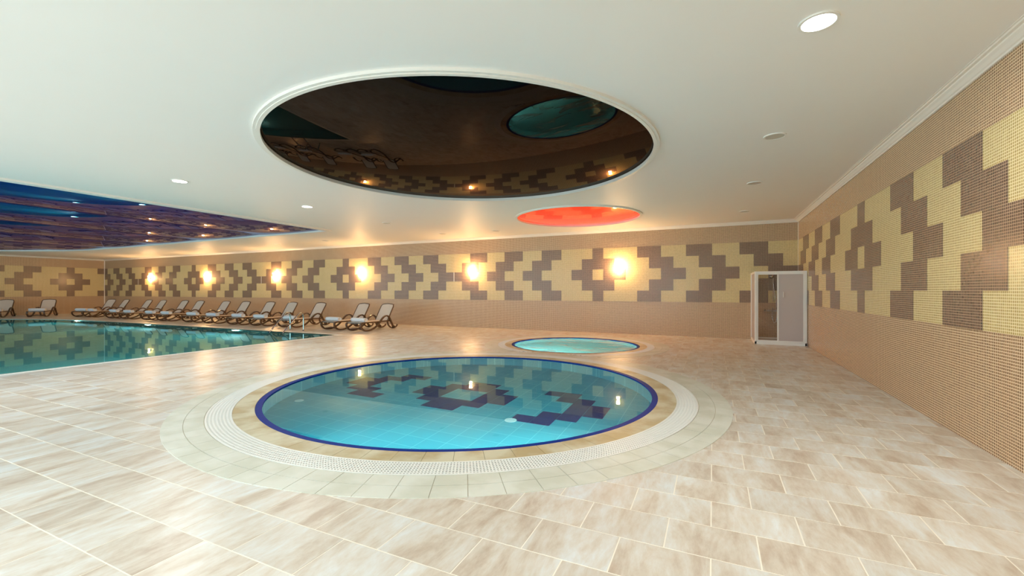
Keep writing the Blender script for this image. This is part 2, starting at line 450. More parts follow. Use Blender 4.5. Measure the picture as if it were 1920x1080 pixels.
for i, (s_, P) in enumerate(tiles[:300]):
    whole = len(P) == 4 and abs(area(P) - (TX - 2 * G) * (TY - 2 * G)) < 1e-5
    dz = random.uniform(-0.0006, 0.0004)
    if whole:
        if full_me is None:
            bm = bmesh.new(); prism(bm, [(0, 0), (TX - 2 * G, 0), (TX - 2 * G, TY - 2 * G), (0, TY - 2 * G)], FZ, 0); o = mesh_obj('floor_tile', bm, M['tile'], floor); full_me = o.data
        else: o = share('floor_tile', full_me, floor)
        o.location = (P[0][0], P[0][1], dz)
    else:
        bm = bmesh.new(); prism(bm, P, FZ, 0); o = mesh_obj('floor_tile', bm, M['tile'], floor); o.location = (0, 0, dz)
bm = bmesh.new()
for s_, P in tiles[300:]: prism(bm, P, FZ, random.uniform(-0.0006, 0.0004))
tag(mesh_obj('far_floor_tiles', bm, M['tile'], floor), kind='stuff')

# ------------------------------------------------------------------ walls
def brown(m_, r):
    a = abs(m_); r = min(r, 4 - r)          # r = 0 outer rows, 1, 2 middle
    if a <= 2: return (a == 0, a <= 1, 1 <= a)[r]
    if a < 4: return False
    k = (a - 4) % 4; n = (a - 4) // 4
    base = a - 4 - 4 * n
    for nn in (n - 1, n):
        if 0 <= nn <= 2:
            l = a - 4 - 4 * nn
            if r <= l <= r + 1: return True
    return False

TH = 0.006
walls = {}
walls['back'] = box('wall_back', (XL - .2, YB, FZ - .1), (XR + .2, YB + .2, ZC + .1), M['tan'])
walls['right'] = box('wall_right', (XR, YF - .2, FZ - .1), (XR + .2, YB, ZC + .1), M['tan'])
walls['left'] = box('wall_left', (XL - .2, YF - .2, FZ - .1), (XL, YB, ZC + .1), M['tan'])
for k, o in walls.items(): tag(o, kind='structure')
box('mosaic_band', (XL, YB - 0.003, Z0), (XR, YB, Z1), M['yellow'], walls['back'])
box('mosaic_band', (XR - 0.003, YF, Z0), (XR, YB - 0.003, Z1), M['yellow'], walls['right'])
box('mosaic_band', (XL, YF, Z0), (XL + 0.003, YB - 0.003, Z1), M['yellow'], walls['left'])
bm = bmesh.new(); add_box(bm, (0, -TH, 0), (BL, 0, RH)); t_ = bpy.data.meshes.new('mosaic_panel'); bm.to_mesh(t_); bm.free(); t_.materials.append(M['brown'])
bm = bmesh.new(); add_box(bm, (-TH, 0, 0), (0, BL, RH)); tr_ = bpy.data.meshes.new('mosaic_panel'); bm.to_mesh(tr_); bm.free(); tr_.materials.append(M['brown'])
for j in range(104):
    m_ = (j % 31) - 15
    for r in range(5):
        if brown(m_, r): share('mosaic_panel', t_, walls['back'], (XR - (j + 1) * BL, YB - 0.001, Z0 + r * RH))
for j in range(int((YB - YF) / BL)):
    m_ = (j % 31) - 15
    for r in range(5):
        if brown(m_, r):
            share('mosaic_panel', tr_, walls['right'], (XR - 0.001, YB - (j + 1) * BL, Z0 + r * RH))
        if j < 31 and brown(((j - 4 + 15) % 31) - 15, r):
            share('mosaic_panel', tr_, walls['left'], (XL + 0.001 + TH, YB - (j + 1) * BL, Z0 + r * RH))
# pale joint slips between the repeats of the pattern, and the corner bead
for k in (1, 2, 3):
    x = XR - 31 * k * BL
    box('joint_slip', (x - 0.012, YB - 0.009, Z0 + 2 * RH), (x + 0.012, YB, Z0 + 3 * RH), M['plaster'], walls['back'])
tag(box('trim_1', (XL, YB - 0.035, 0), (XL + 0.035, YB, ZC - 0.08), M['plaster']), kind='structure')
tag(box('trim_2', (XR - 0.012, YB - 0.012, 0), (XR, YB, ZC - 0.08), M['grout']), kind='structure')

# window wall behind the camera
wf = bmesh.new()
add_box(wf, (XL, YF - .2, FZ), (XR, YF, 0.35)); add_box(wf, (XL, YF - .2, 2.95), (XR, YF, ZC + .1))
xs = [XL] + [v for ab in WINS for v in ab] + [XR]
for i in range(0, len(xs), 2): add_box(wf, (xs[i], YF - .2, 0.35), (xs[i + 1], YF, 2.95))
tag(mesh_obj('wall_front', wf, M['plaster']), kind='structure')
for i, (a, b) in enumerate(WINS):
    bm = bmesh.new()
    add_box(bm, (a, YF - .12, 0.35), (b, YF - .06, 0.41)); add_box(bm, (a, YF - .12, 2.89), (b, YF - .06, 2.95))
    n = 4
    for k in range(n + 1):
        x = a + (b - a) * k / n; add_box(bm, (max(a, x - .03), YF - .12, 0.41), (min(b, x + .03), YF - .06, 2.89))
    tag(mesh_obj('window_%d' % (i + 1), bm, M['alu']), kind='structure')

# ------------------------------------------------------------------ ceiling
CB = (-3.326, 5.547); RB = 2.66
CR = (-3.207, 10.96); RR = 1.58
k_ = 1.0436
BPO = [(-11.02, -2.2), (-11.02, 9.93), (-21.6, 10.0), (-24.0, 10.02), (-26.5, 9.96), (-28.2, 9.6), (-29.4, 9.05), (-30.6, 8.4), (-31.8, 7.4), (-32.6, 6.0), (-33.0, 4.5), (-33.0, -2.2)]
ceil = holed('ceiling', [(XL - .2, YF - .2), (XR + .2, YF - .2), (XR + .2, YB + .2), (XL - .2, YB + .2)],
             [circle_pts(CB, RB, 128), circle_pts(CR, RR, 96), BPO], ZC, M['ceiling'], 0.05)
tag(ceil, kind='structure')
lid = box('ceiling_slab', (XL - .2, YF - .2, ZC + .35), (XR + .2, YB + .2, ZC + .45), M['ceiling'])
lid.name = 'upper_slab'; tag(lid, kind='structure')  # unseen slab closing the room above the films, not a trim

def round_film(name, c, R, sag, mat, label, ring, proud):
    t = empty(name, (c[0], c[1], ZC)); tag(t, label, 'ceiling panel')
    bm = bmesh.new(); n = 128; prev = None; top = bm.verts.new((0, 0, 0.02 - sag))
    for k in range(1, 25):
        r = (R + 0.01) * k / 24; z = 0.02 - sag * (1 - (k / 24) ** 2)
        cur = [bm.verts.new((r * math.cos(2 * PI * i / n), r * math.sin(2 * PI * i / n), z)) for i in range(n)]
        for i in range(n):
            if prev: bm.faces.new((prev[i], prev[(i + 1) % n], cur[(i + 1) % n], cur[i]))
            else: bm.faces.new((top, cur[(i + 1) % n], cur[i]))
        prev = cur
    bmesh.ops.recalc_face_normals(bm, faces=bm.faces[:])
    mesh_obj('film', bm, mat, t, True)
    bm = bmesh.new(); annulus(bm, (0, 0), R - 0.012, R + ring, -proud, 0.001, 160); annulus(bm, (0, 0), R - 0.012, R + ring * 0.45, -proud - 0.008, -proud, 160)
    mesh_obj('moulding', bm, M['plaster'], t)
    return t
round_film('round_ceiling_mirror', CB, RB, 0.14, M['blackfilm'], 'large round glossy black stretched ceiling panel above the round pool', 0.065, 0.03)
round_film('round_ceiling_mirror', CR, RR, 0.07, M['redfilm'], 'smaller round glowing red stretched ceiling panel above the spa pool', 0.05, 0.022)
t = empty('blue_ceiling_mirror', (-22, 5, ZC)); tag(t, 'huge dark blue glossy rippled stretched ceiling panel above the main swimming pool', 'ceiling panel')
seams = [-11.02, -14.3, -17.9, -21.4, -25.0, -28.7, -33.0]
SAG = 0.10
def top_y(x):
    P = BPO[1:-1]
    for i in range(len(P) - 1):
        if P[i + 1][0] <= x <= P[i][0]:
            return P[i][1] + (P[i + 1][1] - P[i][1]) * (P[i][0] - x) / (P[i][0] - P[i + 1][0])
    return P[0][1] if x > P[0][0] else P[-1][1]
for a, b in zip(seams, seams[1:]):
    bm = bmesh.new(); prev = None; nx, ny = 28, 30
    for i in range(nx + 1):
        x = a + (b - a) * i / nx; u = 2 * i / nx - 1
        ye = top_y(x) + 0.01; cur = []
        for j in range(ny + 1):
            y = -2.2 + (ye + 2.2) * j / ny; v = max(0, (j / ny - 0.82) / 0.18)
            cur.append(bm.verts.new((x + 22, y - 5, 0.02 - SAG * (1 - u * u) * (1 - 0.75 * v * v))))
        if prev:
            for j in range(ny): bm.faces.new((prev[j], cur[j], cur[j + 1], prev[j + 1]))
        prev = cur
    bmesh.ops.recalc_face_normals(bm, faces=bm.faces[:])
    mesh_obj('film_panel', bm, M['bluefilm'], t, True)
bm = bmesh.new()
P3 = BPO
o1 = offset_poly(P3, 0.085); i1 = offset_poly(P3, -0.012)
A = []
for (x, y), (x2, y2) in zip(o1, i1):
    A.append([bm.verts.new((x + 22, y - 5, z)) if q else bm.verts.new((x2 + 22, y2 - 5, z)) for q, z in ((0, -0.05), (1, -0.035), (1, 0.001), (0, 0.02))])
for i in range(len(A)):
    B_ = A[(i + 1) % len(A)]
    for j in range(4): bm.faces.new((A[i][j], B_[j], B_[(j + 1) % 4], A[i][(j + 1) % 4]))
bmesh.ops.recalc_face_normals(bm, faces=bm.faces[:])
mesh_obj('moulding', bm, M['plaster'], t)

# cornices
prof = [(0, 0), (0, -0.08), (0.018, -0.08), (0.022, -0.066), (0.035, -0.060), (0.055, -0.040), (0.075, -0.026), (0.080, -0.016), (0.105, -0.014), (0.110, -0.004), (0.125, -0.004), (0.125, 0)]
def cornice(name, a, b, nrm):
    bm = bmesh.new(); R = []
    for p in (a, b): R.append([bm.verts.new((p[0] + nrm[0] * u, p[1] + nrm[1] * u, ZC + v)) for u, v in prof])
    for j in range(len(prof)): bm.faces.new((R[0][j], R[0][(j + 1) % len(prof)], R[1][(j + 1) % len(prof)], R[1][j]))
    bm.faces.new(R[0]); bm.faces.new(R[1][::-1]); bmesh.ops.recalc_face_normals(bm, faces=bm.faces[:])
    tag(mesh_obj(name, bm, M['plaster']), kind='structure')
cornice('trim_3', (XL, YB), (XR, YB), (0, -1)); cornice('trim_4', (XR, YF), (XR, YB), (-1, 0)); cornice('trim_5', (XL, YF), (XL, YB), (1, 0))

# ------------------------------------------------------------------ pools
def round_pool(name, c, rw, r1, r2, ro, depth, label, ntile, wmat, bmat, skip=None, cat='pool', grid=True):
    """rw water edge, rw..r1 beige tiles, r1..r2 grating, r2..ro pale coping in two rows"""
    t = empty(name, (c[0], c[1], 0)); tag(t, label, cat)
    wl = -0.012
    # basin: wall and floor
    bm = bmesh.new(); n = 96
    a = [bm.verts.new((rw * math.cos(2 * PI * i / n), rw * math.sin(2 * PI * i / n), -0.004)) for i in range(n)]
    b = [bm.verts.new((rw * math.cos(2 * PI * i / n), rw * math.sin(2 * PI * i / n), -depth)) for i in range(n)]
    for i in range(n): bm.faces.new((a[(i + 1) % n], a[i], b[i], b[(i + 1) % n]))
    bm.faces.new(b); mesh_obj('basin', bm, bmat, t)
    bm = bmesh.new(); annulus(bm, (0, 0), rw - 0.055, rw + 0.014, -0.05, 0.0, 160); mesh_obj('blue_edge', bm, M['cobalt'], t)
    bm = bmesh.new()
    vs = [bm.verts.new(((rw - 0.04) * math.cos(2 * PI * i / n), (rw - 0.04) * math.sin(2 * PI * i / n), wl)) for i in range(n)]
    bm.faces.new(vs); mesh_obj('water', bm, wmat, t)
    def arcs_(bm, ra, rb, za, zb):
        if not skip: annulus(bm, (0, 0), ra, rb, za, zb, 160); return
        for i in range(160):
            a0, a1 = 2 * PI * i / 160, 2 * PI * (i + 1) / 160
            r_ = rb
            while r_ > ra and skip((c[0] + r_ * math.cos(a0), c[1] + r_ * math.sin(a0))): r_ -= 0.01
            if r_ > ra + 0.02: annulus(bm, (0, 0), ra, r_, za, zb, 1, a0, a1)
    bm = bmesh.new(); arcs_(bm, rw + 0.01, ro - 0.005, -0.0045, -0.0005)
    mesh_obj('mortar_bed', bm, M['joint'], t)
    bm = bmesh.new(); arcs_(bm, r1, r2, -0.001, 0.0005); mesh_obj('drain_channel', bm, M['channel'], t)
    # coping tiles, one object each
    g = 0.0022
    rm = (r2 + ro) / 2
    def ring(nm, ra, rb, k, mat, top, ph):
        da = 2 * PI / k; bm = bmesh.new(); annulus(bm, (0, 0), ra + g, rb - g, -0.0005, top, 5, g / rb, da - g / rb)
        me = bpy.data.meshes.new(nm); bm.to_mesh(me); bm.free(); me.materials.append(mat)
        for i in range(k):
            th = ph + i * da; m_ = (c[0] + (ra + rb) / 2 * math.cos(th + da / 2), c[1] + (ra + rb) / 2 * math.sin(th + da / 2))
            if skip and skip(m_): continue
            share(nm, me, t, (0, 0, random.uniform(-0.0003, 0.0003)), th)
    ring('overflow_tile', rw + 0.014, r1, ntile[0], M['rimtile'], 0.004, 0.01)
    ring('coping_tile', r2 + 0.004, rm, ntile[1], M['coping'], 0.0045, 0.02)
    ring('coping_tile', rm, ro, ntile[1], M['coping'], 0.0045, 0.02)
    # grating: concentric ribs and radial bars over the channel
    bm = bmesh.new()
    nr = max(4, int((r2 - r1) / 0.034))
    def arcs(ra, rb, z1):
        if not skip: annulus(bm, (0, 0), ra, rb, 0.0005, z1, 160); return
        ok = [not skip((c[0] + rb * math.cos(2 * PI * (i + .5) / 120), c[1] + rb * math.sin(2 * PI * (i + .5) / 120))) for i in range(120)]
        for i in range(120):
            if ok[i]: annulus(bm, (0, 0), ra, rb, 0.0005, z1, 1, 2 * PI * i / 120, 2 * PI * (i + 1) / 120)
    arcs(r1, r1 + 0.018, 0.006); arcs(r2 - 0.018, r2, 0.006)
    for q in range(1, nr):
        r = r1 + 0.009 + (r2 - r1 - 0.018) * q / nr; arcs(r - 0.0075, r + 0.0075, 0.005)
    nb = int(2 * PI * r2 / 0.026)
    for i in range(nb):
        a = 2 * PI * i / nb
        if skip and skip((c[0] + r2 * math.cos(a), c[1] + r2 * math.sin(a))): continue
        annulus(bm, (0, 0), r1, r2, 0.0005, 0.0056, 1, a, a + 0.012 / r2)
    tag(mesh_obj('overflow_grate', bm, M['plastic'], t), kind='stuff')
    return t

pool = round_pool('round_pool', POOL, 2.60, 2.83, 3.07, PRO, 0.80, 'large round pool in the foreground with still teal water and white overflow grate', (70, 84), M['water'], M['basin'])
nearp = lambda p: math.hypot(p[0] - POOL[0], p[1] - POOL[1]) < PRO + 0.02
spa = round_pool('spa_pool', SPA, 1.56, 1.74, 1.92, SRO, 0.70, 'smaller round spa pool with bubbling pale green water near the back wall', (44, 54), M['spawater'], M['steps'], nearp)

# navy figures on the floor of the round pool
U, V = 0.263, 0.247; HX, HY = -3.39 - POOL[0], 5.60 - POOL[1]
cells = []
for r in range(3):
    for sy in (1, -1):
        for c_ in ((2, 3), (1, 2), (1,))[r]:
            for sx in (1, -1): cells.append((HX + (c_ - 1 if sx > 0 else -c_) * U, HY + (r if sy > 0 else -r - 1) * V))
        for q in (0, 1):
            for sx in (1, -1):
                k = 6.15 - r + q if sx > 0 else -(6.15 - r + q) - 1
                cells.append((HX + k * U, HY + (r if sy > 0 else -r - 1) * V))
bm = bmesh.new(); add_box(bm, (0.002, 0.002, 0), (U - 0.002, V - 0.002, 0.004)); nm_ = bpy.data.meshes.new('navy_floor_tile'); bm.to_mesh(nm_); bm.free(); nm_.materials.append(M['floorpat'])
for x, y in cells: share('navy_floor_tile', nm_, pool, (x, y, -0.7995))
bm = bmesh.new(); cyl(bm, (-2.27 - POOL[0], 4.85 - POOL[1]), 0.075, -0.795, -0.785, 24); mesh_obj('floor_drain', bm, M['wellcap'], pool)
bm = bmesh.new(); cyl(bm, (-5.30 - POOL[0], 4.28 - POOL[1]), 0.06, -0.80, -0.785, 24); mesh_obj('floor_inlet', bm, M['wellcap'], pool)

def pool_lamp(parent, ang, r, z, energy, color, tilt=0.0):
    """bulkhead lamp on a round pool wall, shining across the pool"""
    x, y = (r - 0.005) * math.cos(ang), (r - 0.005) * math.sin(ang)
    bm = bmesh.new(); cyl(bm, (0, 0), 0.12, 0, 0.02, 24); o = mesh_obj('pool_lamp', bm, M['poollamp'], parent)
    o.location = (x, y, z); o.rotation_euler = (0, -PI / 2, ang)
    L_ = light('pool_lamp_light', 'AREA', (parent.location[0] + (r - .06) * math.cos(ang), parent.location[1] + (r - .06) * math.sin(ang), z), energy, color, (PI / 2 - tilt, 0, ang + PI / 2), shape='DISK', size=0.25)
AQ = (0.75, 1.0, 0.95)
pool_lamp(pool, math.radians(-84), 2.60, -0.30, 52, (0.85, 1.0, 0.96), 1.0)
pool_lamp(pool, math.radians(-40), 2.60, -0.35, 30, AQ, 0.2)  # added lamp, out of view, gives the basin its base light
pool_lamp(spa, math.radians(-100), 1.56, -0.30, 95, (1.0, 1, 0.86), 1.0)
pool_lamp(spa, math.radians(-150), 1.56, -0.35, 22, (0.85, 1, 1))

# main swimming pool
t = empty('swimming_pool', (-21, 4, 0)); tag(t, 'long dark teal swimming pool with white edge beside the row of loungers', 'pool')
mp = [(x + 21, y - 4) for x, y in MP]
bm = bmesh.new(); n = len(mp)
a = [bm.verts.new((x, y, -0.004)) for x, y in mp]; b = [bm.verts.new((x, y, -1.4)) for x, y in mp]
for i in range(n): bm.faces.new((a[i], a[(i + 1) % n], b[(i + 1) % n], b[i]))
bm.faces.new(b[::-1]); bmesh.ops.recalc_face_normals(bm, faces=bm.faces[:]); mesh_obj('basin', bm, M['deep'], t)
bm = bmesh.new(); bm.faces.new([bm.verts.new((x, y, -0.015)) for x, y in mp]); bmesh.ops.recalc_face_normals(bm, faces=bm.faces[:])
o = mesh_obj('water', bm, M['deepwater'], t)
if o.data.polygons[0].normal.z < 0: o.data.flip_normals()
po = offset_poly(mp, CW); pm = offset_poly(mp, 0.045)
def strip(nm, P1, P2, z0, z1, mat):
    bm = bmesh.new()
    for i in range(n):
        j = (i + 1) % n
        q = [P1[i], P1[j], P2[j], P2[i]]
        lo = [bm.verts.new((x, y, z0)) for x, y in q]; hi = [bm.verts.new((x, y, z1)) for x, y in q]
        bm.faces.new(hi)
        for k in range(4): bm.faces.new((lo[k], lo[(k + 1) % 4], hi[(k + 1) % 4], hi[k]))
    bmesh.ops.recalc_face_normals(bm, faces=bm.faces[:]); mesh_obj(nm, bm, mat, t)
strip('edge_tile', mp, pm, -0.0035, 0.003, M['rimtile'])
strip('overflow_grate', pm, po, -0.0035, 0.006, M['plastic'])
for x in (-26.2, -20.65, -15.1):
    bm = bmesh.new(); cyl(bm, (0, 0), 0.16, 0, 0.03, 24); o = mesh_obj('pool_lamp', bm, M['poollamp'], t)
    y = 9.67 if x > -24 else 9.55
    o.location = (x + 21, y - 4, -0.28); o.rotation_euler = (PI / 2, 0, 0)
    light('pool_lamp_light', 'AREA', (x, y - .06, -0.28), 80, (0.7, 1, 0.97), (-PI / 2, 0, 0), shape='DISK', size=0.3)
for y in (0.5, 4.5):
    light('pool_lamp_light', 'AREA', (-10.5, y, -0.5), 80, (0.7, 1, 0.97), (0, PI / 2, 0), shape='DISK', size=0.3)
light('pool_lamp_light', 'AREA', (-31.8, 3, -0.5), 80, (0.7, 1, 0.97), (0, -PI / 2, 0), shape='DISK', size=0.3)

# ------------------------------------------------------------------ downlights
RAD = 0.125
bm = bmesh.new(); annulus(bm, (0, 0), RAD - 0.02, RAD, -0.012, 0, 40); fr_me = bpy.data.meshes.new('trim_ring'); bm.to_mesh(fr_me); bm.free(); fr_me.materials.append(M['alu'])
def disc(mat):
    bm = bmesh.new(); cyl(bm, (0, 0), RAD - 0.02, -0.008, -0.001, 40); me = bpy.data.meshes.new('diffuser'); bm.to_mesh(me); bm.free(); me.materials.append(mat); return me
d_on, d_off = disc(M['lit']), disc(M['unlit'])
def k(x, y): return (x * k_, y * k_)
DL = [(k(0.653, 3.557), 1, 'lit round downlight in the ceiling nearest the right mosaic wall'),
      (k(-8.088, 4.226), 1, 'lit round downlight nearer the tip of the blue ceiling panel side'),
      (k(-8.028, 6.683), 1, 'lit round downlight between the black ceiling panel and the blue one'),
      (k(0.667, 5.977), 0, 'largest unlit round downlight right of the black ceiling panel'),
      (k(0.645, 8.439), 0, 'unlit round downlight midway along the right side of the ceiling'),
      (k(0.673, 11.353), 0, 'unlit round downlight in front of the shower cabin'),
      (k(-8.035, 9.226), 0, 'unlit round downlight below the lower edge of the black ceiling panel'),
      (k(-7.903, 11.715), 0, 'unlit round downlight near the cornice left of the fifth wall lamp'),
      (k(-6.033, 11.83), 0, 'unlit round downlight between the cornice and the red ceiling panel'),
      (k(-20.33, 11.416), 0, 'farthest unlit round downlight above the far loungers'),
      (k(-15.58, 11.588), 0, 'unlit round downlight above the middle of the lounger row'),
      (k(-12.905, 11.526), 0, 'unlit round downlight above the pool ladder')]
for (x, y), on, lab in DL:
    o = empty('downlight', (x, y, ZC)); tag(o, lab, 'ceiling light', 'round downlights in the ceiling')
    share('trim_ring', fr_me, o); share('diffuser', d_on if on else d_off, o)
    if on: light('downlight_light', 'AREA', (x, y, ZC - 0.02), 34, (1.0, 0.97, 0.92), shape='DISK', size=0.2)
for (x, y), w_ in (((-8.2, 1.2), 'above the deck left of the camera'), ((-3.0, 0.0), 'just behind the camera'), ((0.7, 0.6), 'overhead beside the right wall')):                  # unseen downlights added for brightness, carrying on the rows
    o = empty('downlight', (x, y, ZC)); tag(o, 'added unseen lit round downlight ' + w_, 'ceiling light', 'round downlights in the ceiling')
    share('trim_ring', fr_me, o); share('diffuser', d_on, o)
    light('downlight_light', 'AREA', (x, y, ZC - 0.02), 34, (1.0, 0.97, 0.92), shape='DISK', size=0.2)

# ------------------------------------------------------------------ wall lamps
def glass(z0, z1, r0, r1):
    bm = bmesh.new(); cyl(bm, (0, -0.09), r0, z0, z1, 20, r1); return bm
def sconce(x, z, lab):
    o = empty('wall_lamp', (x, YB - 0.004, z)); tag(o, lab, 'wall lamp', 'wall lamps along the back wall')
    bm = bmesh.new(); add_box(bm, (-0.05, -0.022, -0.05), (0.05, 0, 0.05), 0.006); mesh_obj('back_plate', bm, M['steel'], o)
    bm = bmesh.new(); add_box(bm, (-0.012, -0.09, -0.008), (0.012, -0.02, 0.008)); annulus(bm, (0, -0.09), 0.034, 0.052, -0.008, 0.008, 24); mesh_obj('bracket', bm, M['steel'], o)
    mesh_obj('glass_shade', glass(0.004, 0.13, 0.034, 0.05), M['bulb'], o); mesh_obj('glass_shade', glass(-0.09, -0.004, 0.045, 0.034), M['bulb'], o)
for (x, z), lab in zip([(-2.692, 2.04), (-8.01, 2.04), (-13.35, 2.04), (-18.63, 2.04), (-23.92, 2.04), (-29.18, 2.04)],
                       ['glowing up-and-down wall lamp nearest the shower cabin', 'glowing up-and-down wall lamp second from the shower cabin',
                        'glowing up-and-down wall lamp above the nearest two loungers', 'glowing up-and-down wall lamp above the pool ladder',
                        'glowing up-and-down wall lamp second from the far corner', 'glowing up-and-down wall lamp closest to the far corner']):
    sconce(x, z, lab)

# ------------------------------------------------------------------ shower cabin
sx0, sx1, sy0, sy1, sh = 0.955, XR - 0.012, 12.50, YB - 0.012, 1.83
t = empty('shower_cabin', (sx0, sy0, 0)); tag(t, 'white framed shower cabin with one frosted door in the corner', 'shower')
W_, D_ = sx1 - sx0, sy1 - sy0
mid = 1.464 - sx0
F = 0.045
bm = bmesh.new()
add_box(bm, (0, 0, 0), (F, F, sh), .004); add_box(bm, (W_ - F, 0, 0), (W_, F, sh), .004); add_box(bm, (0, D_ - F, 0), (F, D_, sh), .004)
add_box(bm, (F, 0, sh - F), (W_ - F, F, sh)); add_box(bm, (0, F, sh - F), (F, D_ - F, sh))
mesh_obj('frame', bm, M['alu'], t)
bm = bmesh.new(); add_box(bm, (0, 0, 0.0), (W_, D_, 0.035)); add_box(bm, (0, 0, 0.035), (W_, F, 0.07)); add_box(bm, (0, F, 0.035), (F, D_, 0.07))
add_box(bm, (W_ - .03, F, 0.035), (W_, D_, 0.07)); add_box(bm, (F, D_ - .03, 0.035), (W_ - .03, D_, 0.07))
mesh_obj('shower_tray', bm, M['alu'], t)
def door(nm, x0, x1, y, mat, lab=None):
    bm = bmesh.new(); q = 0.035; z0, z1 = 0.072, sh - F
    add_box(bm, (x0, y, z0), (x0 + q, y + .02, z1)); add_box(bm, (x1 - q, y, z0), (x1, y + .02, z1)); add_box(bm, (x0 + q, y, z0), (x1 - q, y + .02, z0 + q)); add_box(bm, (x0 + q, y, z1 - q), (x1 - q, y + .02, z1))
    o = mesh_obj(nm, bm, M['alu'], t); o['label'] = lab
    bm = bmesh.new(); add_box(bm, (x0 + q, y + .007, z0 + q), (x1 - q, y + .012, z1 - q)); g_ = mesh_obj('glass_pane', bm, mat, o)
    return o
d1 = door('sliding_door', F, mid + 0.03, 0.024, M['clear'], 'clear glass door')
d2 = door('sliding_door', mid - 0.02, W_ - F, 0.002, M['frost'], 'frosted glass door')
box('door_handle', (W_ - 0.50, -0.02, 1.18), (W_ - 0.485, 0.0, 1.32), M['alu'], d2)
bm = bmesh.new(); add_box(bm, (0.018, F, 0.07), (0.023, D_ - F, sh - F)); mesh_obj('side_pane', bm, M['frost'], t)

# shower set on the back wall inside the cabin
t = empty('shower_set', (1.47, YB - 0.004, 0.80)); tag(t, 'chrome shower mixer with riser rail and hand shower inside the cabin', 'shower fitting')
bm = bmesh.new(); sweep(bm, [(-0.14, -0.05, 0), (0.14, -0.05, 0)], 0.022, 12, up=Vector((0, 0, 1)))
for s in (-1, 1): sweep(bm, [(s * 0.075, 0, 0), (s * 0.075, -0.05, 0)], 0.03, 12, up=Vector((0, 0, 1)))
sweep(bm, [(-0.16, -0.05, 0), (-0.20, -0.06, 0.01)], 0.028, 12, up=Vector((0, 0, 1))); sweep(bm, [(0, -0.05, 0.0), (0, -0.10, 0.05), (0, -0.17, 0.07)], 0.012, 8)
mesh_obj('mixer', bm, M['steel'], t)
bm = bmesh.new(); sweep(bm, [(0.02, -0.05, 0.25), (0.02, -0.05, 0.97)], 0.011, 10, up=Vector((1, 0, 0)))
for z in (0.27, 0.95): sweep(bm, [(0.02, 0, z), (0.02, -0.05, z)], 0.012, 8)
mesh_obj('riser_rail', bm, M['steel'], t)
bm = bmesh.new(); sweep(bm, spline([(0.02, -0.08, 0.80), (0.02, -0.10, 0.88), (0.0, -0.14, 0.93), (-0.03, -0.19, 0.93)]), 0.015, 10); 
c0 = len(bm.verts); cyl(bm, (0, 0), 0.05, -0.015, 0.012, 20, 0.03)
bm.verts.ensure_lookup_table(); bmesh.ops.rotate(bm, verts=bm.verts[c0:], cent=(0, 0, 0), matrix=Matrix.Rotation(-0.6, 3, 'X')); bmesh.ops.translate(bm, verts=bm.verts[c0:], vec=(-0.04, -0.21, 0.92))
mesh_obj('hand_shower', bm, M['steel'], t, True)
bm = bmesh.new(); sweep(bm, spline([(0, -0.06, -0.02), (0.0, -0.08, -0.2), (0.05, -0.09, -0.33), (0.10, -0.09, -0.2), (0.09, -0.09, 0.2), (0.04, -0.09, 0.5), (0.02, -0.085, 0.78)], 8), 0.008, 8); mesh_obj('shower_hose', bm, M['steel'], t, True)

# ------------------------------------------------------------------ pool ladder
t = empty('pool_ladder', (-12.80, 9.9, 0)); tag(t, 'polished steel grab rails of the pool ladder at the edge of the swimming pool', 'pool ladder')
rail = [(0, -0.42, -0.9), (0, -0.42, -0.25), (0, -0.44, -0.04), (0, -0.34, 0.07), (0, -0.10, 0.32), (0, 0.12, 0.54), (0, 0.22, 0.60), (0, 0.31, 0.57), (0, 0.34, 0.46), (0, 0.345, 0.3), (0, 0.345, 0.004)]
for s in (-0.32, 0.32):
    bm = bmesh.new(); sweep(bm, spline([(s, p[1], p[2]) for p in rail], 6), 0.021, 12); r_ = mesh_obj('grab_rail', bm, M['steel'], t, True)
    bm = bmesh.new(); cyl(bm, (s, 0.345), 0.045, 0.0, 0.012, 20, 0.035); mesh_obj('floor_flange', bm, M['steel'], r_)
for z in (-0.25, -0.5, -0.75): box('ladder_step', (-0.30, -0.46, z), (0.30, -0.38, z + 0.025), M['steel'], t)

